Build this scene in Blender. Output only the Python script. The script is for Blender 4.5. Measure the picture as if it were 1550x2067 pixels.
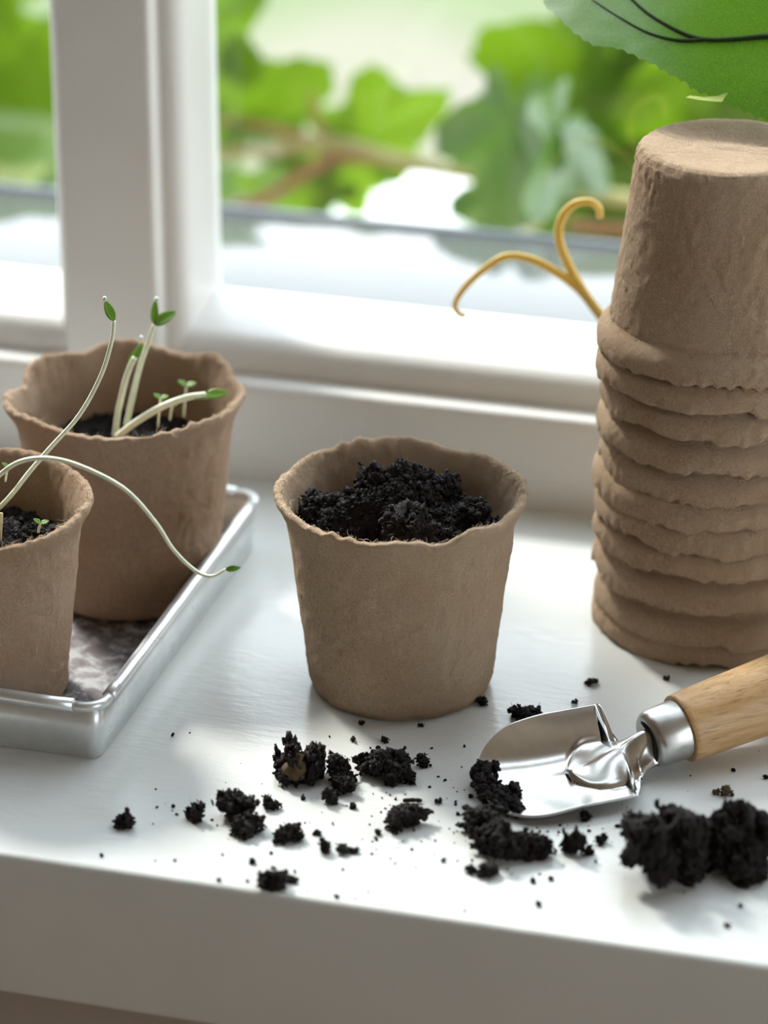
import bpy, bmesh, math, random
import numpy as np
from mathutils import Vector, Matrix
for o in list(bpy.data.objects): bpy.data.objects.remove(o)
S = bpy.context.scene
C = S.collection
# ------------------------------------------------------------------ camera
W, H, F = 1550., 2067., 6848.
TH, PS = math.radians(24.886), math.radians(15.6)
CAM = np.array([.2563, -.9382, .5115])
cw = np.array([-math.sin(PS)*math.cos(TH), math.cos(PS)*math.cos(TH), -math.sin(TH)])
cr = np.array([math.cos(PS), math.sin(PS), 0.]); cu = np.cross(cr, cw)
cam = bpy.data.cameras.new('camera'); camo = bpy.data.objects.new('camera', cam); C.objects.link(camo)
camo.matrix_world = Matrix(((cr[0], cu[0], -cw[0], CAM[0]), (cr[1], cu[1], -cw[1], CAM[1]), (cr[2], cu[2], -cw[2], CAM[2]), (0, 0, 0, 1)))
cam.sensor_fit = 'HORIZONTAL'; cam.sensor_width = 24.; cam.lens = 24.*F/W
cam.clip_start = .02; cam.clip_end = 200
cam.dof.use_dof = True; cam.dof.focus_distance = 1.055; cam.dof.aperture_fstop = 5.6
S.camera = camo
# ------------------------------------------------------------------ light
S.view_settings.view_transform = 'Standard'; S.view_settings.look = 'None'
S.view_settings.gamma = 1; S.view_settings.use_curve_mapping = False
S.view_settings.exposure = 0.64
world = bpy.data.worlds.new('world'); S.world = world; world.use_nodes = True
wn = world.node_tree.nodes; wl = world.node_tree.links
bg = wn['Background']; bg.inputs['Strength'].default_value = 2.9
tc = wn.new('ShaderNodeTexCoord'); sx = wn.new('ShaderNodeSeparateXYZ'); rp = wn.new('ShaderNodeValToRGB')
wl.new(tc.outputs['Generated'], sx.inputs[0]); wl.new(sx.outputs['Z'], rp.inputs['Fac']); wl.new(rp.outputs[0], bg.inputs['Color'])
rp.color_ramp.elements[0].color = (.92, .95, 1, 1); rp.color_ramp.elements[0].position = 0.
rp.color_ramp.elements[1].color = (.78, .88, 1, 1); rp.color_ramp.elements[1].position = 1.
sun = bpy.data.lights.new('sun', 'SUN'); suno = bpy.data.objects.new('sun', sun); C.objects.link(suno)
sun.energy = 3.9; sun.angle = math.radians(10); sun.color = (1, .955, .89)
SAZ, SEL = math.radians(139), math.radians(42)
sd = Vector((math.cos(SAZ)*math.cos(SEL), math.sin(SAZ)*math.cos(SEL), math.sin(SEL)))
suno.rotation_euler = sd.to_track_quat('Z', 'Y').to_euler(); suno.location = (-3, 4, 5)
# ------------------------------------------------------------------ helpers
def ray(x, y): return cw+(x-W/2)/F*cr-(y-H/2)/F*cu
def at_y(x, y, Y): d = ray(x, y); return CAM+d*((Y-CAM[1])/d[1])
def at_z(x, y, Z=0.): d = ray(x, y); return CAM+d*((Z-CAM[2])/d[2])
def at_d(x, y, D): return CAM+ray(x, y)*D
def tag(o, label=None, cat=None, group=None, kind=None):
    if label: o['label'] = label
    if cat: o['category'] = cat
    if group: o['group'] = group
    if kind: o['kind'] = kind
    return o
def link(o, parent=None):
    C.objects.link(o)
    if parent is not None: o.parent = parent
    return o
def empty(name, loc=(0, 0, 0)):
    o = bpy.data.objects.new(name, None); o.empty_display_size = .01; o.location = loc; C.objects.link(o); return o
def mesh(name, v, f, smooth=True):
    me = bpy.data.meshes.new(name)
    v = np.asarray(v, dtype=np.float32)
    if isinstance(f, np.ndarray):
        k = f.shape[1]; n = f.shape[0]
        me.vertices.add(len(v)); me.vertices.foreach_set('co', v.ravel())
        me.loops.add(n*k); me.loops.foreach_set('vertex_index', f.ravel().astype(np.int32))
        me.polygons.add(n); me.polygons.foreach_set('loop_start', np.arange(0, n*k, k, dtype=np.int32))
        me.update(calc_edges=True)
    else:
        me.from_pydata(v.tolist(), [], [list(map(int, q)) for q in f]); me.update()
    if smooth: me.polygons.foreach_set('use_smooth', np.ones(len(me.polygons), dtype=bool))
    return me
def obj(name, me, mat=None, parent=None, loc=None):
    o = bpy.data.objects.new(name, me)
    if mat and not me.materials: me.materials.append(mat)
    if loc is not None: o.location = loc
    return link(o, parent)
def hash3(i, j, k, s):
    n = (i.astype(np.int64)*374761393+j.astype(np.int64)*668265263+k.astype(np.int64)*2147483647+s*1274126177) & 0xffffffff
    n = ((n ^ (n >> 13))*1274126177) & 0xffffffff; n = ((n ^ (n >> 16))*2246822519) & 0xffffffff
    return ((n ^ (n >> 15)) & 0xffff)/65535.*2-1
def vnoise(p, s=0):
    i = np.floor(p).astype(np.int64); f = p-i; f = f*f*(3-2*f); r = 0
    for a in (0, 1):
        wa = f[:, 0] if a else 1-f[:, 0]
        for b in (0, 1):
            wb = f[:, 1] if b else 1-f[:, 1]
            for c in (0, 1):
                wc = f[:, 2] if c else 1-f[:, 2]
                r = r+hash3(i[:, 0]+a, i[:, 1]+b, i[:, 2]+c, s)*wa*wb*wc
    return r
def fbm(p, o=3, s=0):
    r = 0; a = 1.
    for k in range(o): r = r+a*vnoise(p*(2.03**k)+7.7*k, s+k); a *= .5
    return r
def grid_faces(nu, nv, wrap_v=True, off=0):
    u, v = np.meshgrid(np.arange(nu-1), np.arange(nv if wrap_v else nv-1), indexing='ij')
    a = u*nv+v; b = u*nv+(v+1) % nv
    return np.stack([a, b, b+nv, a+nv], -1).reshape(-1, 4)+off
def box(name, lo, hi, mat, parent=None, bevel=0, seg=2):
    bm = bmesh.new(); bmesh.ops.create_cube(bm, size=1)
    for q in bm.verts: q.co = Vector([lo[i]+(q.co[i]+.5)*(hi[i]-lo[i]) for i in range(3)])
    if bevel: bmesh.ops.bevel(bm, geom=bm.edges[:], offset=bevel, segments=seg, affect='EDGES', profile=.5)
    me = bpy.data.meshes.new(name); bm.to_mesh(me); bm.free()
    if bevel:
        me.polygons.foreach_set('use_smooth', np.ones(len(me.polygons), dtype=bool))
        try: me.set_sharp_from_angle(angle=math.radians(40))
        except Exception: pass
    return obj(name, me, mat, parent)
def extrude_profile(name, prof, axis_from, axis_to, fn, mat, parent=None):
    # prof: closed list of 2d points; fn(p, t) -> 3d
    n = len(prof); v = [fn(p, axis_from) for p in prof]+[fn(p, axis_to) for p in prof]
    f = [[i, (i+1) % n, n+(i+1) % n, n+i] for i in range(n)]+[list(range(n))[::-1], list(range(n, 2*n))]
    me = mesh(name, v, f, smooth=False)
    bm = bmesh.new(); bm.from_mesh(me); bmesh.ops.recalc_face_normals(bm, faces=bm.faces); bm.to_mesh(me); bm.free()
    me.polygons.foreach_set('use_smooth', np.ones(len(me.polygons), dtype=bool))
    try: me.set_sharp_from_angle(angle=math.radians(50))
    except Exception: pass
    return obj(name, me, mat, parent)
def smooth_path(pts, n=40):
    pts = np.asarray(pts, float); m = len(pts); out = []
    P = np.vstack([2*pts[0]-pts[1], pts, 2*pts[-1]-pts[-2]])
    for t in np.linspace(0, m-1-1e-6, n):
        i = int(t); f = t-i; a, b, c, d = P[i], P[i+1], P[i+2], P[i+3]
        out.append(.5*((2*b)+(c-a)*f+(2*a-5*b+4*c-d)*f*f+(-a+3*b-3*c+d)*f**3))
    return np.array(out)
def tube(pts, rad, k=8, cap=True):
    pts = np.asarray(pts, float); n = len(pts); rad = np.broadcast_to(np.asarray(rad, float), (n,))
    T = np.gradient(pts, axis=0); T /= np.linalg.norm(T, axis=1)[:, None]+1e-12
    N = np.cross(T[0], [.3, .2, .93]); N /= np.linalg.norm(N); vs = []
    a = np.linspace(0, 2*np.pi, k, endpoint=False)
    for i in range(n):
        N = N-T[i]*(N@T[i]); N /= np.linalg.norm(N)+1e-12; B = np.cross(T[i], N)
        vs.append(pts[i]+rad[i]*(np.cos(a)[:, None]*N+np.sin(a)[:, None]*B))
    v = np.vstack(vs+[pts[0:1], pts[-1:]]); f = grid_faces(n, k).tolist()
    c0, c1 = n*k, n*k+1
    if cap:
        for j in range(k):
            f.append([c0, (j+1) % k, j]); f.append([c1, (n-1)*k+j, (n-1)*k+(j+1) % k])
    return v, f
def join(parts):
    V = []; Fc = []; o = 0
    for v, f in parts:
        V.append(v); Fc += [[q+o for q in g] for g in f]; o += len(v)
    return np.vstack(V), Fc
# ------------------------------------------------------------------ materials
class NT:
    def __init__(s, name):
        s.m = bpy.data.materials.new(name); s.m.use_nodes = True; s.t = s.m.node_tree; s.t.nodes.clear()
        s.out = s.n('ShaderNodeOutputMaterial')
    def n(s, t, **kw):
        q = s.t.nodes.new(t)
        for k, v in kw.items(): setattr(q, k, v)
        return q
    def l(s, a, b): s.t.links.new(a, b)
    def coord(s, scale=(1, 1, 1), rnd=True):
        tc = s.n('ShaderNodeTexCoord'); mp = s.n('ShaderNodeMapping'); mp.inputs['Scale'].default_value = scale
        s.l(tc.outputs['Object'], mp.inputs['Vector'])
        if rnd:
            oi = s.n('ShaderNodeObjectInfo'); mu = s.n('ShaderNodeMath', operation='MULTIPLY'); mu.inputs[1].default_value = 13.7
            s.l(oi.outputs['Random'], mu.inputs[0]); s.l(mu.outputs[0], mp.inputs['Location'])
        return mp.outputs[0]
    def noise(s, vec, scale, detail=3, rough=.55, dist=0):
        q = s.n('ShaderNodeTexNoise'); q.inputs['Scale'].default_value = scale; q.inputs['Detail'].default_value = detail
        q.inputs['Roughness'].default_value = rough; q.inputs['Distortion'].default_value = dist; s.l(vec, q.inputs['Vector']); return q.outputs['Fac']
    def ramp(s, fac, stops):
        q = s.n('ShaderNodeValToRGB'); e = q.color_ramp.elements
        while len(e) < len(stops): e.new(.5)
        for i, (p, c) in enumerate(stops): e[i].position = p; e[i].color = (*c, 1) if len(c) == 3 else c
        s.l(fac, q.inputs['Fac']); return q.outputs['Color']
    def mix(s, fac, a, b, mode='MIX'):
        q = s.n('ShaderNodeMix', data_type='RGBA', blend_type=mode)
        for sock, v in ((q.inputs[0], fac), (q.inputs[6], a), (q.inputs[7], b)):
            if isinstance(v, bpy.types.NodeSocket): s.l(v, sock)
            elif isinstance(v, (int, float)): sock.default_value = v
            else: sock.default_value = (*v, 1)
        return q.outputs[2]
    def bump(s, h, strength, dist, prev=None):
        q = s.n('ShaderNodeBump'); q.inputs['Strength'].default_value = strength; q.inputs['Distance'].default_value = dist
        s.l(h, q.inputs['Height'])
        if prev: s.l(prev, q.inputs['Normal'])
        return q.outputs[0]
    def pbr(s, col, rough=.5, metal=0, normal=None, **kw):
        q = s.n('ShaderNodeBsdfPrincipled')
        for k, v in dict({'Base Color': col, 'Roughness': rough, 'Metallic': metal}, **kw).items():
            if isinstance(v, bpy.types.NodeSocket): s.l(v, q.inputs[k])
            elif isinstance(v, tuple): q.inputs[k].default_value = (*v, 1) if q.inputs[k].type == 'RGBA' else v
            else: q.inputs[k].default_value = v
        if normal: s.l(normal, q.inputs['Normal'])
        return q.outputs[0]
    def done(s, sh): s.l(sh, s.out.inputs['Surface']); return s.m
def mat_paint(name, col, rough, bs=.25, dirt=True):
    t = NT(name); v = t.coord((1, 3.2, 3.2), False); n1 = t.noise(v, 90, 3, .6); v2 = t.coord((1, 1, 1), False); n2 = t.noise(v2, 14, 4)
    c = t.ramp(n2, [(.25, tuple(x*.93 for x in col)), (.75, col)]) if dirt else col
    b = t.bump(n1, bs, .0006); b = t.bump(t.noise(v2, 420, 2), bs*.5, .0002, b)
    return t.done(t.pbr(c, rough, normal=b))
M = {}
M['sill'] = mat_paint('white_gloss_paint', (.68, .695, .68), .20, .3)
M['frame'] = mat_paint('white_frame_paint', (.70, .685, .66), .35, .2)
M['apron'] = mat_paint('warm_grey_wall_paint', (.42, .37, .33), .6)
M['wall'] = mat_paint('room_wall_paint', (.52, .40, .29), .8)
M['ceiling'] = mat_paint('ceiling_paint', (.52, .44, .35), .9)
def m_floor():
    t = NT('oak_floor'); v = t.coord((1, 8, 1), False); return t.done(t.pbr(t.ramp(t.noise(v, 3, 5, .6, .5), [(.3, (.30, .19, .10)), (.7, (.46, .31, .18))]), .4))
M['floor'] = m_floor()
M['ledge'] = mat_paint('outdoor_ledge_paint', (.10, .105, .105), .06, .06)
def m_pot(name, a, b):
    t = NT(name); v = t.coord(); vs = t.coord((1.6, 1.6, .55))
    n1 = t.noise(v, 330, 4, .65, .8); n2 = t.noise(v, 1000, 5, .75, 1.5); n3 = t.noise(v, 45, 3); ns = t.noise(vs, 520, 4, .7, .6)
    c = t.ramp(n3, [(.3, a), (.7, b)])
    c = t.mix(t.ramp(n2, [(.28, (.8, .8, .8)), (.42, (0, 0, 0))]), c, tuple(x*.60 for x in a))
    c = t.mix(t.ramp(ns, [(.60, (0, 0, 0)), (.80, (.6, .6, .6))]), c, tuple(min(1, x*1.3) for x in b))
    bm_ = t.bump(n1, 1., .0030); bm_ = t.bump(ns, 1., .0022, bm_); bm_ = t.bump(n2, 1., .0013, bm_)
    return t.done(t.pbr(c, .95, normal=bm_, **{'Specular IOR Level': .12}))
M['pot'] = m_pot('pressed_peat_fibre', (.79, .56, .37), (.88, .665, .465))
M['pot_stack'] = m_pot('peat_fibre_warm_light', (.78, .545, .36), (.87, .65, .45))  # warm bounce light on the stack is put into this fibre colour
M['pot_wet'] = m_pot('damp_peat_fibre', (.70, .47, .31), (.80, .58, .41))
def m_soil():
    t = NT('potting_soil'); v = t.coord(); n = t.noise(v, 420, 4, .7); n2 = t.noise(v, 1800, 3)
    c = t.ramp(n, [(.35, (.007, .005, .0045)), (.6, (.019, .013, .012)), (.8, (.05, .03, .024))])
    return t.done(t.pbr(c, .75, normal=t.bump(n2, .8, .0004), **{'Specular IOR Level': .28}))
M['soil'] = m_soil()
def simple(name, col, rough=.6, metal=0, bump=0, scale=500, var=.15, **kw):
    t = NT(name); v = t.coord(); n = t.noise(v, scale, 3)
    c = t.ramp(n, [(.3, tuple(x*(1-var) for x in col)), (.7, tuple(min(1, x*(1+var)) for x in col))])
    return t.done(t.pbr(c, rough, metal, normal=t.bump(n, bump, .0003) if bump else None, **kw))
M['bark'] = simple('tan_bark_bit', (.095, .058, .026), .8, 0, .6)
M['fibre'] = simple('pale_peat_fibre', (.50, .40, .29), .9)
M['rootfibre'] = simple('brown_root_fibre', (.10, .05, .03), .8)
def m_zinc():
    t = NT('galvanised_zinc'); v = t.coord((1, 1, 1), False); n = t.noise(v, 70, 5, .65); n2 = t.noise(v, 420, 4, .7); n3 = t.noise(v, 900, 2)
    c = t.ramp(n, [(.3, (.66, .68, .68)), (.7, (.80, .82, .82))])
    c = t.mix(t.ramp(n2, [(.66, (0, 0, 0)), (.74, (.75, .75, .75))]), c, (.16, .15, .14))
    r = t.ramp(n, [(.3, (.38,)*3), (.7, (.26,)*3)])
    return t.done(t.pbr(c, r, .62, normal=t.bump(n3, .12, .0002)))
M['zinc'] = m_zinc()
def m_zinc_dirty():
    t = NT('water_stained_zinc'); v = t.coord((1, 1, 1), False); n = t.noise(v, 130, 6, .7, .4)
    c = t.ramp(n, [(.40, (.12, .10, .10)), (.5, (.24, .23, .24)), (.60, (.74, .75, .77))])
    return t.done(t.pbr(c, t.ramp(n, [(.4, (.55,)*3), (.62, (.3,)*3)]), .75, normal=t.bump(n, .3, .0003)))
M['zinc_dirty'] = m_zinc_dirty()
M['steel'] = simple('polished_steel', (.72, .71, .69), .17, 1., .05, 300, .05)
M['ferrule'] = simple('satin_steel', (.60, .59, .57), .32, 1., .05, 500, .06)
M['slot'] = simple('dark_slot_shadow_gap', (.03, .03, .03), .8)
def m_wood():
    t = NT('ash_wood'); v = t.coord((7, 60, 60), False); n = t.noise(v, 9, 5, .6, .3); v2 = t.coord((18, 420, 420), False); n2 = t.noise(v2, 5, 2, .5)
    c = t.ramp(n, [(.3, (.52, .29, .11)), (.55, (.64, .40, .19)), (.75, (.72, .50, .28))])
    c = t.mix(t.ramp(n2, [(.60, (0, 0, 0)), (.70, (.75, .75, .75))]), c, (.30, .15, .055))
    return t.done(t.pbr(c, .42, normal=t.bump(n2, .25, .0002)))
M['wood'] = m_wood()
def m_leaf(name, a, b, trans, tcol, gloss=.06, rough=.35, fine=2600, fk=.6):
    t = NT(name); v = t.coord(); n = t.noise(v, 60, 4); n2 = t.noise(v, fine, 2)
    c = t.ramp(n, [(.3, a), (.7, b)]); tcx = t.ramp(n2, [(.3, tuple(x*.45 for x in tcol)), (.7, tcol)])
    bp = t.bump(n2, .35, .0003)
    d = t.n('ShaderNodeBsdfDiffuse'); t.l(c, d.inputs[0]); t.l(bp, d.inputs['Normal'])
    tr = t.n('ShaderNodeBsdfTranslucent'); t.l(tcx, tr.inputs[0])
    m1 = t.n('ShaderNodeMixShader'); m1.inputs[0].default_value = trans; t.l(d.outputs[0], m1.inputs[1]); t.l(tr.outputs[0], m1.inputs[2])
    g = t.n('ShaderNodeBsdfGlossy'); g.inputs['Roughness'].default_value = rough; t.l(bp, g.inputs['Normal'])
    fr = t.n('ShaderNodeFresnel'); fr.inputs[0].default_value = 1.4
    ad = t.n('ShaderNodeMath', operation='MULTIPLY_ADD'); ad.inputs[1].default_value = fk; ad.inputs[2].default_value = gloss; t.l(fr.outputs[0], ad.inputs[0])
    m2 = t.n('ShaderNodeMixShader'); t.l(ad.outputs[0], m2.inputs[0]); t.l(m1.outputs[0], m2.inputs[1]); t.l(g.outputs[0], m2.inputs[2])
    return t.done(m2.outputs[0])
M['leaf'] = m_leaf('sunlit_vine_leaf', (.055, .12, .006), (.08, .165, .010), .5, (.185, .345, .008), .0, .45)
M['leaf_dark'] = m_leaf('dark_glossy_vine_leaf', (.05, .12, .03), (.075, .17, .04), .3, (.16, .34, .03), .08, .28)
M['leaf_pale'] = m_leaf('pale_vine_leaf', (.42, .52, .22), (.52, .60, .30), .4, (.6, .75, .25), .0, .4)
M['leaf_near'] = m_leaf('thick_textured_leaf', (.035, .105, .012), (.055, .145, .016), .55, (.16, .37, .010), .0, .42, 2200, .42)
M['vein'] = simple('dark_leaf_vein', (.022, .042, .012), .8, **{'Specular IOR Level': .08})
M['stem'] = simple('vine_stem', (.42, .40, .17), .5, 0, .3, 60, .2)
M['stem_red'] = simple('reddish_vine_stem', (.36, .18, .09), .5, 0, .3, 60, .2)
M['tendril'] = m_leaf('yellow_tendril', (.85, .62, .17), (.90, .68, .22), .35, (.95, .75, .25), .0, .4)
M['seed_stem'] = simple('pale_seedling_stem', (.76, .80, .62), .4, 0, .1, 300, .1, **{'Subsurface Weight': .2, 'Subsurface Radius': (.001, .001, .0006), 'Subsurface Scale': .5})
M['seed_leaf'] = m_leaf('seedling_leaf', (.15, .31, .03), (.23, .43, .06), .45, (.45, .70, .08), .02, .4)
M['seed_coat'] = simple('white_seed_coat', (.8, .82, .78), .5)
M['tagm'] = simple('pale_yellow_plastic', (.70, .66, .36), .4)
M['ground'] = None
def m_ground():
    t = NT('garden_ground'); v = t.coord((1, 1, 1), False); n = t.noise(v, .9, 3, .5); n2 = t.noise(v, 2.6, 4)
    c = t.ramp(n, [(.36, (.06, .10, .025)), (.48, (.10, .13, .05)), (.56, (.16, .15, .11)), (.7, (.20, .17, .155))])
    c = t.mix(.25, c, t.ramp(n2, [(.3, (.08, .12, .035)), (.7, (.2, .2, .135))]))
    return t.done(t.pbr(c, .9))
M['ground'] = m_ground()
def m_glass():
    t = NT('window_glass'); lw = t.n('ShaderNodeLayerWeight'); lw.inputs[0].default_value = .5
    pw = t.n('ShaderNodeMath', operation='POWER'); pw.inputs[1].default_value = 5; t.l(lw.outputs['Facing'], pw.inputs[0])
    fr = t.n('ShaderNodeMath', operation='MULTIPLY_ADD'); fr.inputs[1].default_value = .9; fr.inputs[2].default_value = .03; t.l(pw.outputs[0], fr.inputs[0])
    tr = t.n('ShaderNodeBsdfTransparent'); tr.inputs[0].default_value = (.97, .985, .975, 1)
    g = t.n('ShaderNodeBsdfGlossy'); g.inputs['Roughness'].default_value = .02
    m = t.n('ShaderNodeMixShader'); t.l(fr.outputs[0], m.inputs[0]); t.l(tr.outputs[0], m.inputs[1]); t.l(g.outputs[0], m.inputs[2]); return t.done(m.outputs[0])
M['glass'] = m_glass()
M['darkmetal'] = simple('dark_metal_drip_edge', (.10, .12, .14), .4, .6)
# ------------------------------------------------------------------ setting
YW, YF = .140, -.137          # back (window board) and front edge of the sill
st = lambda o, lab=None: tag(o, lab, kind='structure')
st(box('trim_1', (-1.1, YF, -.049), (1.1, YW+.03, 0), M['sill'], bevel=.0022, seg=3), 'white gloss painted windowsill carrying the pots')
st(box('trim_2', (-1.1, -.115, -.85), (1.1, YW+.03, -.049), M['apron']), 'warm grey wall face under the windowsill')
ZT = 1.15
# lower frame board and mullion post
st(box('trim_3', (-1.1, YW, -.04), (1.1, .20, .0365), M['frame'], bevel=.003, seg=3), 'white painted lower frame board behind the pots')
st(box('trim_4', (-.1655, YW-.0005, .02), (-.1297, .20, ZT), M['frame'], bevel=.0022, seg=3), 'white painted window post between two panes')
def sash(name, x0, x1, lab):
    w_ = empty(name, (x0, .15, .036)); st(w_, lab)
    inv = Matrix.Translation((-x0, -.15, -.036))
    prof = [(.150, .030), (.150, .0405), (.1512, .0445), (.1545, .0478), (.159, .0493), (.187, .0512), (.197, .050), (.197, .030)]
    o = extrude_profile('bottom_rail', prof, x0, x1, lambda p, t: (t, p[0], p[1]), M['frame'], w_); o.data.transform(inv)
    for s_, xs in ((1, x0), (-1, x1)):
        pr_ = [(.150, 0), (.150, .0028), (.1512, .0048), (.1545, .0066), (.159, .0073), (.187, .0060), (.197, .0055), (.197, 0)]
        o = extrude_profile('stile', pr_, .036, ZT, lambda p, t: (xs+s_*p[1], p[0], t), M['frame'], w_); o.data.transform(inv)
    o = box('top_rail', (x0, .150, ZT-.03), (x1, .197, ZT), M['frame'], w_, .002); o.data.transform(inv)
    o = box('pane', (x0+.005, .1885, .047), (x1-.005, .1905, ZT-.02), M['glass'], w_); o.data.transform(inv)
    return w_
sash('window_1', -.1297, .56, 'white framed window sash behind the soil filled pot')
sash('window_2', -.86, -.1655, 'white framed window sash left of the post')
st(box('trim_5', (.56, YW, .02), (.60, .20, ZT), M['frame'], bevel=.002), None)
st(box('trim_6', (-.90, YW, .02), (-.86, .20, ZT), M['frame'], bevel=.002), None)
# room shell, with an unseen glazed roof strip added to light the sill
SKX, SKY0 = .9, .02
st(box('wall_front', (-2.2, .12, -.85), (-.90, .22, 1.75), M['wall'])); st(box('wall_front', (.60, .12, -.85), (2.2, .22, 1.75), M['wall']))
st(box('wall_front', (-.90, .12, ZT), (.60, .22, 1.75), M['wall'])); st(box('wall_front', (-.90, .17, -.85), (.60, .22, -.04), M['wall']))
st(box('wall_left', (-2.3, -2.6, -.85), (-2.2, .22, 1.75), M['wall']))
st(box('floor', (-2.3, -2.7, -.95), (2.3, .22, -.85), M['floor'])); st(box('ceiling', (-2.3, -2.7, 1.75), (2.3, SKY0, 1.85), M['ceiling']))
st(box('ceiling', (-2.3, SKY0, 1.75), (-SKX, .22, 1.85), M['ceiling'])); st(box('ceiling', (SKX, SKY0, 1.75), (2.3, .22, 1.85), M['ceiling']))
st(box('added_roof_light', (-SKX, SKY0, 1.79), (SKX, .22, 1.80), M['glass']), 'added unseen roof light that brightens the windowsill')
# right wall with an unseen window added for fill light, solid back wall
st(box('wall_right', (2.2, -2.6, -.85), (2.3, .22, -.35), M['wall'])); st(box('wall_right', (2.2, -2.6, 1.35), (2.3, .22, 1.75), M['wall']))
st(box('wall_right', (2.2, -2.6, -.35), (2.3, -1.9, 1.35), M['wall'])); st(box('wall_right', (2.2, -.7, -.35), (2.3, .22, 1.35), M['wall']))
st(box('added_side_window', (2.24, -1.9, -.35), (2.25, -.7, 1.35), M['glass']), 'added unseen side window giving fill light')
st(box('wall_back', (-2.3, -2.7, -.85), (2.3, -2.6, 1.75), M['wall']))
# outside ledge
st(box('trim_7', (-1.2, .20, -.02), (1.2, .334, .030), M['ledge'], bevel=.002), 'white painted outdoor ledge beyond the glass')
st(box('trim_8', (-1.2, .334, .012), (1.2, .338, .0305), M['darkmetal']), 'dark metal edge strip of the outdoor ledge')
g = mesh('ground', [(-40, .25, -1.15), (40, .25, -1.15), (40, 60, -1.15), (-40, 60, -1.15)], [[0, 1, 2, 3]], False)
st(obj('ground', g, M['ground']), 'pale green and beige garden ground far below the window')
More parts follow.
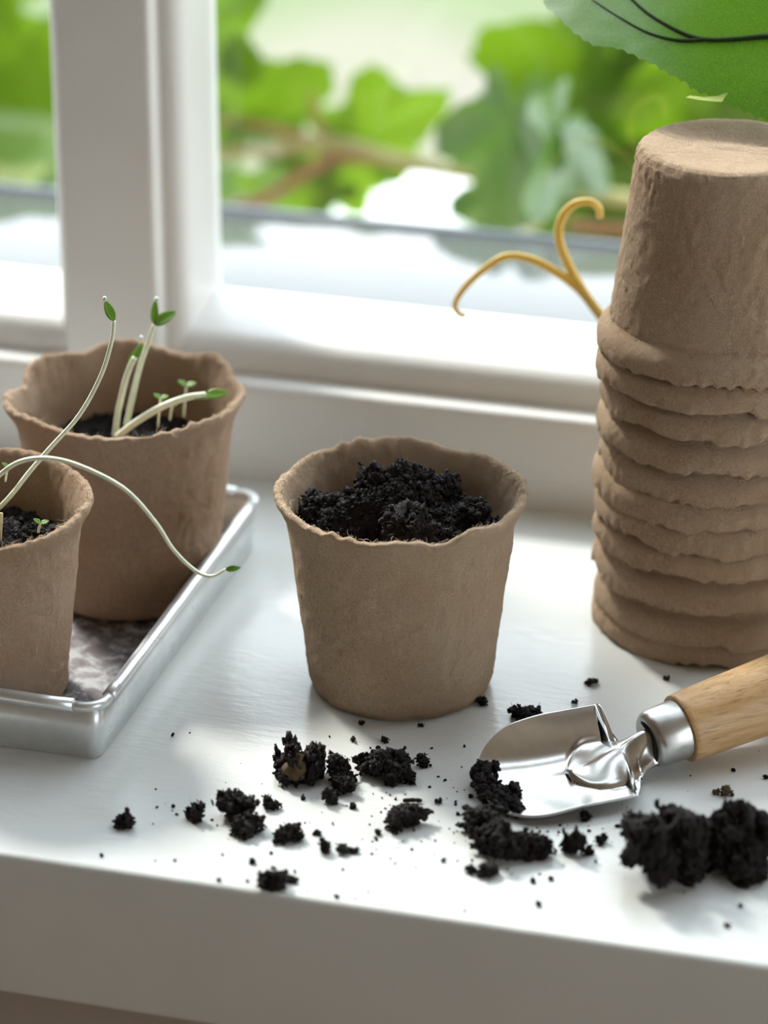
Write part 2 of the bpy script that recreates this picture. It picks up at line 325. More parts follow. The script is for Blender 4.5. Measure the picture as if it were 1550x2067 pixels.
# ------------------------------------------------------------------ peat pots
def pot_mesh(name, seed, Hh=.068, R=.04, Rb=.029, th=.0018, bumps=(), wave=.0006, nt=340, stack=False):
    rng = np.random.default_rng(seed)
    k = Hh/.068
    outer = [(0, .0016), (.014, .0014), (.020, .0008), (.0245, .0001), (Rb-.0022, 0), (Rb-.0007, .0008), (Rb, .0024)]
    zs = np.linspace(.0024, .0575*k, 84)[1:]
    outer += [(Rb+(.0360-Rb)*(z/(.0575*k)), z) for z in zs]
    a = .0575*k
    outer += [(.0362, a+.0008), (.03645, a+.0017), (.0370, a+.0030), (.03775, a+.0045), (.0386, a+.0060), (.0394, a+.0074), (.0399, a+.0086), (.0401, a+.0095), (.03985, a+.0102), (.0391, a+.0105)]
    inner = [(.0381, a+.0104), (.0373, a+.0098), (.0368, a+.0088), (.0363, a+.0073), (.0357, a+.0052), (.0350, a+.0030), (.0345, a)] if th > .001 else [(.0385, a+.0104), (.0380, a+.0095), (.0374, a+.008), (.0365, a+.005), (.0358, a+.003), (.0351, a)]
    zi = np.linspace(a, .0035, 22)[1:]
    ri = inner[-1][0]; inner += [(Rb-th+(ri-Rb+th)*(z/a), z) for z in zi]+[(Rb-th-.002, .0022), (.014, .0022), (0, .0022)]
    if stack:   # soft pots squeezed in a stack: early flare, then a near-vertical lip with a thin torn edge
        outer = [q for q in outer if q[1] < a-.0002]+[(.0358, a), (.0366, a+.0010), (.0378, a+.0022), (.0388, a+.0034), (.0395, a+.0048), (.0399, a+.0064), (.0400, a+.0080), (.0399, a+.0094), (.03965, a+.0102), (.0392, a+.0105), (.0388, a+.0104)]
        inner = [(.0385, a+.0100), (.0384, a+.0085), (.0380, a+.0060), (.0372, a+.0036), (.0360, a+.0018), (.0351, a)]
        ri = .0351; inner += [(Rb-th+(ri-Rb+th)*(z/a), z) for z in zi]+[(Rb-th-.002, .0022), (.014, .0022), (0, .0022)]
    prof = np.array(outer+inner); no = len(outer)
    prof[:, 0] *= np.where(prof[:, 0] > Rb*.98, 1+(R/.04-1)*np.clip(prof[:, 1]/Hh, 0, 1), 1)
    t = np.linspace(0, 2*np.pi, nt, endpoint=False)
    rr = prof[:, 0:1]*np.ones(nt); zz = prof[:, 1:2]*np.ones(nt)
    up = np.clip((zz-.62*Hh)/(.38*Hh), 0, 1)**2
    dz = np.zeros(nt); dr = np.zeros(nt); dzh = np.zeros(nt); drh = np.zeros(nt); uph = np.clip((zz-.93*Hh)/(.07*Hh), 0, 1)
    for m in range(2, 12):
        A = wave*rng.normal()/(m**.35); dz += A*np.cos(m*t+rng.uniform(0, 6.3)); dr += .6*wave*rng.normal()/(m**.4)*np.cos(m*t+rng.uniform(0, 6.3))
    for m in range(13, 60, 3): dzh = dzh+wave*.20*rng.normal()*np.cos(m*t+rng.uniform(0, 6.3)); drh = drh+wave*.10*rng.normal()*np.cos(m*t+rng.uniform(0, 6.3))
    for (tt, wd, bz, br) in bumps:
        d = (t-math.radians(tt)+np.pi) % (2*np.pi)-np.pi; e = np.exp(-(d/math.radians(wd))**2); dz += bz*e; dr += br*e
    rr = rr+(up*dr*(.35 if stack else 1)+uph*drh)*(rr > .02); zz = zz+up*dz+uph*dzh
    x = rr*np.cos(t); y = rr*np.sin(t); P = np.stack([x, y, zz], -1).reshape(-1, 3)
    Pz = P*np.array([1, 1, .45])
    rough_ = .6+.8*np.clip(vnoise(P*60+seed, seed+3)+.3, 0, 1)
    nn = ((np.abs(fbm(P*430+seed*2.1, 2, seed+21))-.4)*.00030+fbm(P*300+seed*9.1, 3, seed)*.00022+fbm(Pz*520+1.7, 2, seed+9)*.00020)*rough_+fbm(P*90+seed*3.3, 2, seed+5)*.00024
    nn = nn.reshape(zz.shape); row = np.arange(len(prof))[:, None]
    sgn = np.where(row < no, 1., -1.)
    wall = np.clip((rr-.02)/.006, 0, 1)
    rr2 = rr+nn*sgn*wall; zz2 = zz+np.where((zz < .003), np.minimum(0, 0)*nn+np.where(row < no, np.abs(nn)*.8*(1-0*wall), 0), nn*.6)
    P = np.stack([rr2*np.cos(t), rr2*np.sin(t), zz2], -1).reshape(-1, 3)
    P[:, 2] = np.maximum(P[:, 2], 0)
    f = grid_faces(len(prof), nt)[:, [0, 1, 2, 3]]
    return mesh(name, P, f), (rr2[no+1], zz2[no-1], t)
def fuzz(seed, ring, n, parent, mat, th=None):
    rng = np.random.default_rng(seed); rr, zz, t = ring; parts = []
    for i in range(n):
        j = rng.integers(len(t)); p = np.array([rr[j]*math.cos(t[j]), rr[j]*math.sin(t[j]), zz[j]])
        rad = np.array([math.cos(t[j]), math.sin(t[j]), 0]); off = rng.uniform(-.0005, .0018)
        p = p+rad*off+np.array([0, 0, -.0002-max(0, off-.0009)*.9])
        tang = np.array([-rad[1], rad[0], 0]); L = rng.uniform(.0006, .0024)*(1.7 if rng.random() < .06 else .8)
        d = rad*rng.uniform(-.4, .8)+tang*rng.normal()*.9+np.array([0, 0, rng.uniform(-.1, .7)]); d /= np.linalg.norm(d)
        q = p+d*L*.5+rng.normal(size=3)*L*.12; r_ = p+d*L+rng.normal(size=3)*L*.25
        parts.append(tube(smooth_path([p, q, r_], 4), [.00009, .00008, .00007, .00003], 3, False))
    v, f = join(parts); o = obj('fibre_fuzz', mesh('fibre_fuzz', v, f), mat, parent); o['kind'] = 'stuff'; return o
def potted(name, loc, seed, label, mat, rot=0, nf=260, **kw):
    r_ = empty(name, loc); r_.rotation_euler.z = rot
    me, ring = pot_mesh('pot_wall', seed, **kw); obj('pot_wall', me, mat, r_)
    fuzz(seed+50, ring, nf, r_, M['fibre']); return tag(r_, label, 'pot')
camdir = math.degrees(math.atan2(-.963, .269))    # direction from pots to camera = -74.4 deg
potted('peat_pot', (0, 0, 0), 3, 'brown peat fibre pot filled with dark soil, standing alone on the sill', M['pot'], nf=520,
       bumps=[(camdir+18, 9, -.0016, -.0004), (camdir+180, 10, .0013, .0003), (camdir+158, 8, -.0008, 0), (camdir+205, 9, .0009, 0), (camdir-20, 14, -.0005, -.0006), (camdir+35, 8, .0008, 0), (camdir-55, 14, .0008, 0)], wave=.0003)
BP = np.array([-.1065, .0405, .0012]); FP = np.array([-.1290, -.0455, .0012])
potted('peat_pot', BP, 8, 'brown peat pot with wavy rim and green seedlings at the back of the metal tray', M['pot_wet'], Hh=.0735,
       bumps=[(camdir+180, 13, .0022, .0002), (camdir+207, 9, -.0012, -.0018), (camdir+232, 13, .0012, .0005), (camdir+252, 8, -.0018, -.0035), (camdir+152, 9, -.0012, -.001), (camdir+133, 10, .0030, 0), (camdir+112, 7, -.0015, -.0012), (camdir-10, 18, -.002, -.001), (camdir+40, 16, .0012, 0), (camdir-70, 16, .001, .001)], wave=.0004)
potted('peat_pot', FP, 12, 'fuzzy brown peat pot with long trailing seedlings at the front of the metal tray', M['pot_wet'], nf=700, Hh=.0685,
       bumps=[(camdir+20, 25, -.0012, 0), (camdir+80, 14, .0006, .0004)], wave=.0003)
# stack of upside-down pots
zr = [0, .0075, .0205, .0320, .0410, .0495, .0585, .0690, .0805, .0895, .0985]
sc_ = np.array([.0875, .0735, 0]); smeshes = []
for k in range(4): smeshes.append(pot_mesh('pot_wall', 30+k*7, stack=True, th=.0009, wave=.0006, Hh=.0675, nt=300, bumps=[(20+50*k, 12, .0012, .0003), (100, 9, -.001, -.0006), (200-30*k, 10, .001, 0), (camdir+180-40*k, 8, -.0013, -.0004), (300, 7, .0012, .0005)]))
words = ['bottom', 'second', 'third', 'fourth', 'fifth', 'sixth', 'seventh', 'eighth', 'ninth', 'tenth', 'topmost']
rs = random.Random(5)
for k, z in enumerate(zr):
    me, ring = smeshes[k % 4]
    lab = {0: 'lowest peat pot of the upside-down stack, its rim resting on the sill', 10: 'topmost upside-down peat pot of the stack, its base uncovered beneath the leaf'}.get(k, words[k]+' upside-down peat pot counted from the bottom of the stack')
    r_ = empty('peat_pot', (sc_[0]+rs.uniform(-.0006, .0006), sc_[1]+rs.uniform(-.0006, .0006), z+.0676)); r_.rotation_euler = (math.pi+rs.uniform(-.012, .012)*(k > 0), rs.uniform(-.012, .012)*(k > 0), rs.uniform(0, 6.28))
    obj('pot_wall', me, M['pot_stack'], r_); tag(r_, lab, 'pot', 'stacked peat pots')
# ------------------------------------------------------------------ soil
def ico(n):
    bm = bmesh.new(); bmesh.ops.create_icosphere(bm, subdivisions=n, radius=1); bm.verts.ensure_lookup_table()
    v = np.array([q.co[:] for q in bm.verts]); f = np.array([[w.index for w in q.verts] for q in bm.faces]); bm.free(); return v, f
ICO = {n: ico(n) for n in (1, 2, 3, 4, 5)}
def lumps(rng, centers, sizes, n=1, rough=.5):
    v0, f0 = ICO[n]; m = len(centers); k = len(v0)
    R = rng.normal(size=(m, 3, 3)); Q = np.linalg.qr(R)[0]
    sc = sizes[:, None]*rng.uniform(.55, 1.35, size=(m, 3))
    nz = 1+rough*rng.uniform(-1, 1, size=(m, k)) if n == 1 else None
    if n > 1:
        nz = np.stack([1+rough*fbm(v0*1.6+rng.uniform(0, 99), 4, 3) for _ in range(m)])
    P = v0[None]*nz[..., None]*sc[:, None, :]
    P = np.einsum('mki,mij->mkj', P, Q)+centers[:, None, :]
    f = (f0[None]+(np.arange(m)*k)[:, None, None]).reshape(-1, 3)
    return P.reshape(-1, 3), f
def jn(parts):
    V = []; Fs = []; o = 0
    for v, f in parts: V.append(v); Fs.append(np.asarray(f)+o); o += len(v)
    return np.vstack(V), np.vstack(Fs)
def fibres(rng, pts, n, L, r=.00006):
    parts = []
    for i in range(n):
        p = pts[rng.integers(len(pts))]; d = rng.normal(size=3); d[2] = abs(d[2])*.8; d /= np.linalg.norm(d); l = L*rng.uniform(.4, 1.4)
        q = smooth_path([p-d*l*.1, p+d*l*.5+rng.normal(size=3)*l*.15, p+d*l+rng.normal(size=3)*l*.3], 5)
        v, f = tube(q, [r, r, r, r*.8, r*.4], 3, False)
        f = np.asarray(f); f = np.vstack([f[:, [0, 1, 2]], f[:, [0, 2, 3]]]); parts.append((v, f))
    return parts
def rough_cores(rng, cs, rs_, n):
    parts = []; v0, f0 = ICO[n]
    for c, r_ in zip(cs, rs_):
        o = rng.uniform(0, 99); q = v0*rng.uniform(.75, 1.3, 3)
        d = 1+.50*fbm(v0*1.5+o, 3, 3)+.34*np.abs(fbm(v0*4.5+o, 3, 8))*np.sign(vnoise(v0*2+o, 4)+.2)+.14*fbm(v0*13+o, 2, 5)
        parts.append((q*np.maximum(.25, d)[:, None]*r_+c, f0))
    return jn(parts)
def clod_mesh(seed, w, d, h, sub=3, dens=1., fl=.0015, cr_=(.10, .25)):
    """irregular crumbly clump: cores of displaced lumps, covered by grains and root hairs; base at z=0"""
    rng = np.random.default_rng(seed); m = min(w, d, h)
    sub = int(sub*2.4)+2; cs = [np.array([0, 0, .3*m])]; rs_ = [m*.26]
    for i in range(sub):
        j = rng.integers(len(cs)); r_ = m*rng.uniform(*cr_); d_ = rng.normal(size=3)*np.array([w/m, d/m, .75*h/m]); d_ /= np.linalg.norm(d_)
        c_ = cs[j]+d_*(rs_[j]*.7+r_*.75); c_[2] = max(c_[2], r_*.5); cs.append(c_); rs_.append(r_)
    core = rough_cores(rng, np.array(cs), np.array(rs_), 4 if m > .005 else 3); parts = [core]
    surf = core[0]; mid = surf.mean(0); n = int(np.clip(420*dens*(m/.008), 60, 2600))
    pick = surf[rng.integers(len(surf), size=n)]; out = pick-mid; out /= np.linalg.norm(out, axis=1)[:, None]+1e-9
    g_ = np.minimum(m*.10, .00016+rng.gamma(1.5, .00017, n))
    parts.append(lumps(rng, pick+out*(g_*rng.uniform(0, 1.8, n))[:, None], g_, 1, .65))
    parts += fibres(rng, surf, max(4, int(26*dens*m/.008)), min(fl, m*.45), .00005)
    v, f = jn(parts)
    for k_, t_ in ((0, w), (1, d), (2, h*1.13)):
        lo_, hi_ = np.percentile(v[:, k_], .4), np.percentile(v[:, k_], 99.6); v[:, k_] = (v[:, k_]-lo_)*t_/(hi_-lo_)
    v[:, 0] -= w/2; v[:, 1] -= d/2; v[:, 2] -= .13*h; v[:, 2] = np.maximum(v[:, 2], 0)
    return mesh('soil_clod', v, f, False)
K = 1.04/F
def clod(px, pyb, w, h, label, seed, sub=3, dens=1., depth=None, mat='soil', cat='soil clod', group=None, name='soil_clod'):
    """px = centre, pyb = image row of the foot"""
    p = at_z(px, pyb, 0.); ww = w*K; dd = (depth or w*.8)*K; hh = max(.0012, (h*K-.42*dd*.55)/.9 if h > w*.35 else h*K)
    hh = max(hh, ww*.4)
    o = obj(name, clod_mesh(seed, ww, dd, hh, sub, dens, .0022 if w > 130 else .0015, (.07, .19) if w > 130 else (.10, .25)), M[mat]); o.rotation_euler.z = PS
    p = p+np.array([-math.sin(PS), math.cos(PS), 0])*dd*.42
    o.location = p; return tag(o, label, cat, group)
CL = [
 (603, 1587, 100, 95, 'largest soil clod left of the trowel, with a tan bark face', 6, 1.6),
 (688, 1585, 52, 62, 'crumbly soil clod touching the right side of the bark-faced clod', 3, 1.2),
 (775, 1584, 105, 68, 'loose black soil clod just below the soil filled pot, centre', 6, 1.4),
 (822, 1586, 34, 30, 'small soil lump at the right end of the loose black clod', 2, 1),
 (476, 1663, 74, 66, 'dark soil clod with ragged top, upper of two touching clods at left', 5, 1.3),
 (499, 1694, 62, 46, 'soil clod touching the ragged one, nearer the sill edge', 4, 1.2),
 (666, 1626, 33, 38, 'rounded soil crumb below the bark-faced clod', 3, 1),
 (694, 1606, 44, 40, 'stringy soil crumb between bark-faced clod and rounded crumb', 4, 1),
 (822, 1679, 80, 54, 'broad dark soil clod below the thin twig', 5, 1.3),
 (584, 1704, 54, 40, 'round soil clod with a small bead beside it', 4, 1.1),
 (557, 1706, 16, 15, 'small bead of soil left of the round clod', 1, 1),
 (250, 1676, 40, 40, 'leftmost soil crumb on the sill below the tray corner', 3, 1),
 (393, 1663, 38, 44, 'small soil crumb just left of the ragged clod', 4, 1),
 (549, 1637, 36, 32, 'small pointed soil crumb right of the ragged clod', 3, 1),
 (549, 1799, 54, 44, 'soil clod sitting at the front edge of the sill', 4, 1.2),
 (656, 1724, 24, 34, 'thin upright soil crumb left of a flat crumb near the sill front', 3, 1),
 (640, 1688, 18, 14, 'tiny soil crumb above the thin upright crumb', 2, 1),
 (702, 1727, 44, 24, 'flat soil crumb near the middle of the sill front', 4, 1),
 (854, 1552, 28, 30, 'wispy soil crumb with root hairs left of the trowel blade', 3, 1),
 (972, 1427, 26, 22, 'black soil bead touching the foot of the soil filled pot', 2, 1),
 (1066, 1463, 72, 34, 'soil clod behind the far edge of the trowel blade', 5, 1.2),
 (1194, 1387, 30, 18, 'small soil crumb between the stack and the trowel blade', 3, 1),
 (975, 1695, 78, 66, 'soil clod fallen under the trowel tip', 5, 1.3),
 (1012, 1744, 100, 84, 'largest soil clod of the trail below the trowel tip', 7, 1.4),
 (985, 1774, 44, 34, 'soil crumb at the lower end of the trail below the trowel tip', 3, 1),
 (1078, 1738, 70, 56, 'soil clod in the trail below the near blade edge', 5, 1.2),
 (1158, 1732, 46, 60, 'upright soil crumb below the middle of the near blade edge', 4, 1.2),
 (1190, 1728, 20, 22, 'small soil crumb right of the upright one', 2, 1),
 (1213, 1708, 26, 24, 'brownish soil crumb between the blade and the big soil heap', 3, 1),
 (1183, 1660, 24, 24, 'soil crumb caught against the near blade edge', 2, 1),
 (948, 1766, 20, 20, 'round soil bead left of the trail below the trowel tip', 2, 1),
]
for i, (x, y, w, h, lab, sub, de) in enumerate(CL):
    o = clod(x, y, w, h, lab, 100+i if i else 161, sub if i else 9, de)
    if i == 0:   # tan bark flake bedded in the face of the largest clod
        vb, fb = rough_cores(np.random.default_rng(4), np.array([[0, 0, 0.]]), np.array([1.]), 3); vb = vb*np.array([.0030, .0016, .0044])
        bk = obj('bark_flake', mesh('bark_flake', vb, fb, False), M['bark'], o, loc=(-.0010, -.0046, .0062)); bk.rotation_euler = (math.radians(-18), math.radians(14), 0); bk['label'] = 'tan bark flake'
clod(1352, 1806, 172, 168, 'largest heap of dark soil right of the trowel trail', 300, 26, 2.2, depth=150, cat='soil heap', name='soil_heap')
clod(1505, 1784, 140, 140, 'brownish soil heap at the right edge beside the largest heap', 305, 22, 2.0, depth=130, cat='soil heap', name='soil_heap')
clod(1468, 1610, 26, 28, 'reddish brown bark crumb below the trowel handle', 310, 3, 1, mat='bark', cat='bark crumb', name='bark_crumb')
clod(1447, 1606, 17, 15, 'smaller tan bark crumb left of the reddish brown one', 311, 2, 1, mat='bark', cat='bark crumb', name='bark_crumb')
# bark face on the largest clod
# twig
a_, b_ = at_z(813, 1616, .0008), at_z(852, 1616, .0008); tv, tf = tube(smooth_path([a_, (a_+b_)/2+[0, 0, .0002], b_], 7), [.0005, .0007, .0006, .0007, .0006, .0007, .0004], 6)
tag(obj('twig', mesh('twig', tv, tf), M['soil']), 'short straight dark twig above the broad clod', 'twig')
tiny = [(777, 1503, 18), (713, 1500, 14), (713, 1636, 16), (1345, 1377, 14), (1087, 1832, 14), (1468, 1875, 13), (1495, 1834, 10), (510, 1747, 15), (442, 1781, 9), (205, 1731, 9), (680, 1815, 11), (350, 1632, 9), (612, 1617, 11), (885, 1626, 15), (763, 1688, 15), (850, 1470, 12), (730, 1467, 14), (950, 1613, 11), (1160, 1425, 14), (1480, 1560, 10), (1395, 1665, 12), (1280, 1712, 10), (1112, 1780, 12), (895, 1742, 10), (1545, 1575, 12), (1247, 1672, 10), (650, 1700, 10)]
tiny_labels = ['small soil bead above the loose black clod, below the soil filled pot', 'tiny soil bead between the bark-faced clod and the pot foot', 'tiny crumb right of the rounded crumb below the bark-faced clod', 'lone dark speck at the foot of the stack of pots', 'lone round speck near the sill front, right of the middle', 'lowest speck near the sill front, under the right-hand heap', 'speck just below the brownish heap at the right', "tiny crumb straight above the clod on the sill's front edge", 'lone speck at the front edge left of the edge clod', "leftmost lone speck near the sill's front edge", 'lone speck near the front edge right of the edge clod', 'tiny speck left of the small crumb beside the ragged clod', 'tiny speck between the bark-faced clod and the pointed crumb', "tiny crumb right of the twig's end", 'small round speck left of the broad clod under the twig', 'dark speck against the pot foot, right of centre', 'dark speck against the pot foot, left of centre', 'speck just left of the soil on the trowel tip', 'speck behind the far rear corner of the trowel blade', 'speck under the trowel handle near the ferrule', 'tiny crumb behind the largest soil heap', 'tiny speck left of the largest soil heap', 'tiny crumb below the upright crumb of the trail', 'lone speck left of the trail, below the broad clod', 'speck at the right frame edge under the handle', 'tiny speck between the blade corner and the largest heap', 'tiny speck left of the thin upright crumb']
tm = [clod_mesh(400+k, .0024, .0022, .0018, 2, .6, .0006) for k in range(5)]
for i, (x, y, s) in enumerate(tiny):
    o = obj('soil_crumb', tm[i % 5], M['soil'], loc=at_z(x, y-s*.3, 0)); k = s*K/.0024; o.scale = (k, k, k); o.rotation_euler.z = i*1.3
    tag(o, tiny_labels[i], 'soil crumb', 'tiny crumbs scattered on the sill')
rng = np.random.default_rng(77); cen = []; siz = []
for i in range(420):
    if rng.random() < .7: x, y = rng.normal(950, 210), rng.normal(1660, 85)
    else: x, y = rng.uniform(250, 1540), rng.uniform(1480, 1880)
    if y > 1735+x*.15-20 or y < 1480: continue
    p = at_z(x, y, 0); s_ = rng.gamma(2., .00013); cen.append([p[0], p[1], s_*.5]); siz.append(s_)
v, f = lumps(rng, np.array(cen), np.array(siz), 1, .5); v[:, 2] = np.maximum(v[:, 2], 0)
tag(obj('soil_dust', mesh('soil_dust', v, f, False), M['soil']), 'fine specks of soil dust sprinkled over the white sill', 'soil dust', kind='stuff')
# soil in the pots
def soil_fill(name, loc, Rs, zb, hills, seed, n, label, nroots=60, noise=.0016, cores=()):
    rng = np.random.default_rng(seed); nr, nt = 80, 220
    def hgt(x, y):
        q = np.stack([x, y, 0*x], -1).reshape(-1, 3); z = zb+noise*fbm(q*140+seed, 4, seed).reshape(x.shape)+.0011*fbm(q*620, 4, seed+2).reshape(x.shape)
        for (hx, hy, hr, hz) in hills: z = z+hz*np.exp(-(((x-hx)**2+(y-hy)**2)/hr**2)**1.4)
        return z
    wall = lambda z: .0272+(.0345-.0272)*z/.0575-.0006
    r_ = np.linspace(0, Rs, nr)[:, None]; t = np.linspace(0, 2*np.pi, nt, endpoint=False)[None]
    x = r_*np.cos(t); y = r_*np.sin(t); z = hgt(x, y)
    v = np.stack([x, y, z], -1).reshape(-1, 3); f = grid_faces(nr, nt); f = np.vstack([f[:, [0, 1, 2]], f[:, [0, 2, 3]]])
    parts = [(v, f)]; c = v[rng.integers(nt*4, len(v), n)]
    if cores:
        cc = np.array([[q[0], q[1], float(hgt(np.array([[q[0]]]), np.array([[q[1]]]))[0, 0])+q[2]] for q in cores])
        k = rough_cores(rng, cc, np.array([q[3] for q in cores]), 5); parts.append(k); c = np.vstack([c, k[0][rng.integers(len(k[0]), size=int(n*.8))]])
    c = c+rng.normal(size=c.shape)*.0004
    parts.append(lumps(rng, c, .00016+rng.gamma(1.4, .00020, len(c)), 1, .6)); parts += fibres(rng, c, nroots, .004, .00006)
    vv, ff = jn(parts); rad = np.hypot(vv[:, 0], vv[:, 1]); mx = wall(vv[:, 2]); sc = np.minimum(1, mx/np.maximum(rad, 1e-6)); inside = vv[:, 2] < loc[2]*0+.066; vv[:, :2] *= np.where(inside, sc, 1)[:, None]
    o = obj(name, mesh(name, vv, ff, False), M['soil'], loc=loc)
    return tag(o, label, 'soil', kind='stuff'), hgt
def loc_cam(r_, a):   # local xy from camera-relative right/away metres
    return (r_*math.cos(PS)-a*math.sin(PS), r_*math.sin(PS)+a*math.cos(PS))
hl = [(*loc_cam(-.006, .010), .014, .014), (*loc_cam(.012, .008), .012, .009), (*loc_cam(.003, -.021), .0095, .011), (*loc_cam(-.024, .004), .008, .006), (*loc_cam(.020, -.006), .010, .006), (*loc_cam(-.013, -.010), .008, -.006), (*loc_cam(-.016, .022), .006, -.006), (*loc_cam(.012, -.018), .010, .004)]
soil_fill('potting_soil', (0, 0, 0), .0345, .0515, hl, 5, 7000, 'heap of dark crumbly potting soil filling the single pot', 170, .0024,
          [(*loc_cam(-.009, .012), .0, .0048), (*loc_cam(-.002, .012), .0, .0046), (*loc_cam(.005, .012), -.0005, .0045), (*loc_cam(.015, .010), 0, .0045), (*loc_cam(.003, -.022), .0005, .005), (*loc_cam(.013, -.020), 0, .004), (*loc_cam(-.027, .006), .001, .0042), (*loc_cam(.022, -.004), 0, .004), (*loc_cam(-.010, -.024), -.001, .004)])
sb, hb = soil_fill('potting_soil', BP, .0345, .049, [(*loc_cam(.016, -.010), .012, .003)], 6, 2600, 'dark soil low inside the wavy rimmed back pot', 40)
sf, hf = soil_fill('potting_soil', FP, .0335, .050, [(.002, .0115, .008, .005), (*loc_cam(.022, .0), .010, .005), (*loc_cam(.012, -.02), .012, .004)], 7, 3600, 'dark soil inside the fuzzy front pot on the tray', 60, .0016, [(*loc_cam(.022, .002), 0, .004), (*loc_cam(.013, -.016), 0, .004)])
# ------------------------------------------------------------------ zinc tray
tx0, tx1, ty0, ty1, tz = -.365, -.0745, -.0775, .0855, .0205
tray = empty('metal_tray', (tx1, ty0, 0)); tag(tray, 'rectangular galvanised metal tray with rolled rim under two pots', 'tray')
TI = Matrix.Translation((-tx1, -ty0, 0))
def rrect(x0, x1, y0, y1, r, n=7):
    o = []
    for cx, cy, a0 in ((x1-r, y1-r, 0), (x0+r, y1-r, 90), (x0+r, y0+r, 180), (x1-r, y0+r, 270)):
        for i in range(n): a = math.radians(a0+90*i/(n-1)); o.append((cx+r*math.cos(a), cy+r*math.sin(a)))
    return np.array(o)
def ringv(ins, z, r): p = rrect(tx0+ins, tx1-ins, ty0+ins, ty1-ins, r); return np.column_stack([p, np.full(len(p), z)])
rings = [ringv(.0022, .0, .0032), ringv(.0014, .0006, .004), ringv(0.0008, .010, .0045), ringv(.0, tz-.002, .005), ringv(.0012, tz-.002, .004), ringv(.0020, .010, .0036), ringv(.0028, .0012, .003)]
n_ = len(rings[0]); vv = np.vstack(rings); ff = grid_faces(len(rings), n_)
w_ = obj('tray_wall', mesh('tray_wall', vv, ff), M['zinc'], tray); w_.data.transform(TI)
pf = ringv(.0022, .0008, .003); me = mesh('tray_floor', np.vstack([pf+[0, 0, -.0006], pf]), [list(range(n_))[::-1], list(range(n_, 2*n_))]+[[i, (i+1) % n_, n_+(i+1) % n_, n_+i] for i in range(n_)], False)
fl_ = obj('tray_floor', me, M['zinc_dirty'], tray); fl_.data.transform(TI)
# fold creases at the front corner of the tray floor
# rolled rim: four straight rolls and wire corners
rr_ = .0021; zc = tz-.0012
def rim(name, pts, r): v, f = tube(pts, r, 12); o = obj(name, mesh(name, v, f), M['zinc'], tray); o.data.transform(TI); return o
cgap = .0085
sides = [((tx1, ty0+cgap), (tx1, ty1-cgap)), ((tx1-cgap, ty1), (tx0+cgap, ty1)), ((tx0, ty1-cgap), (tx0, ty0+cgap)), ((tx0+cgap, ty0), (tx1-cgap, ty0))]
for (a, b) in sides:
    a3 = np.array([*a, zc]); b3 = np.array([*b, zc]); m_ = 24
    rim('rolled_rim', [a3+(b3-a3)*i/m_+np.array([0, 0, .00012*math.sin(i*2.1)]) for i in range(m_+1)], rr_)
for cx, cy, a0 in ((tx1, ty1, 0), (tx0, ty1, 90), (tx0, ty0, 180), (tx1, ty0, 270)):
    sx_ = 1 if cx == tx1 else -1; sy_ = 1 if cy == ty1 else -1; r0 = .0065; c_ = (cx-sx_*r0, cy-sy_*r0)
    pts = [np.array([c_[0]+r0*math.cos(math.radians(a0+t_)), c_[1]+r0*math.sin(math.radians(a0+t_)), zc-.0002]) for t_ in range(0, 91, 6)]
    d0 = np.array([0, -sy_, 0.]) if a0 in (0, 180) else np.array([-sx_, 0, 0.]); d1 = np.array([-sx_, 0, 0.]) if a0 in (0, 180) else np.array([0, -sy_, 0.])
    pts = [pts[0]+d0*.004]+pts+[pts[-1]+d1*.004]
    rim('rim_wire_corner', pts, rr_*.78)
# ------------------------------------------------------------------ trowel
ALP = math.radians(36); TO = np.array([.0438, -.0684, 0.])
tw = empty('hand_trowel', TO); tw.rotation_euler.z = ALP
tag(tw, 'small steel hand trowel with turned pale wooden handle lying on the sill', 'trowel')
Lb, Ln = .0490, .0575
def sm(a, b, x): t = np.clip((x-a)/(b-a), 0, 1); return t*t*(3-2*t)
def tongue_hw(q): return (.0108*np.sqrt(np.clip((q-.0295)/.011, 0, 1)*(2-np.clip((q-.0295)/.011, 0, 1))))*(1-.55*sm(.043, .056, q))
def blade_hw(q):
    if q < .019: return .0190*max(.02, 1-(1-q/.019)**2.3)**(1/2.3)
    if q < Lb-.003: return .0190
    b_ = float(tongue_hw(np.array(Lb)))
    if q <= Lb: t_ = (q-Lb+.003)/.003; return b_+(.0190-b_)*math.sqrt(max(0, 1-t_**2.2))
    return float(tongue_hw(np.array(q)))
def blade_base(q, y):
    far = .0140*(.72+.28*sm(0, .03, q)); near = .0030*(.35+.65*sm(0, .03, q)); s_ = y/.019
    return .0011+np.where(s_ > 0, far, near)*np.abs(s_)**2.1+.0010*sm(.004, 0, q)
def blade_z(q, y):
    b_ = max(1e-5, float(tongue_hw(np.array(q)))); d = np.abs(y-.0004)/b_
    T = (.0026+.0064*sm(.030, .052, q)) if q > .0296 else 0
    prof_ = np.where(d < 1, (1-np.clip(d, 0, 1)**1.5)*.75+.25*np.sqrt(np.clip(1-d*d, 0, 1)), 0)
    groove = -.0007*np.exp(-((d-1.08)/.10)**2)*(q > .0296)
    return blade_base(q, y)*(1-.0*T)+T*prof_+groove+.0030*sm(.046, .056, q)
us = np.unique(np.concatenate([np.linspace(0, .019, 30)**1.0, np.linspace(.019, Lb-.003, 60), np.linspace(Lb-.003, Lb, 26), np.linspace(Lb, Ln, 22)])); V = np.linspace(-1, 1, 121); bl = []
for q in us:
    y = V*blade_hw(q); zz_ = blade_z(q, y); nr_ = np.clip((-y-.009)/.010, 0, 1); bl.append(np.stack([q-.0045*nr_*min(1, q/Lb)**2, y-.0022*nr_, zz_], -1))
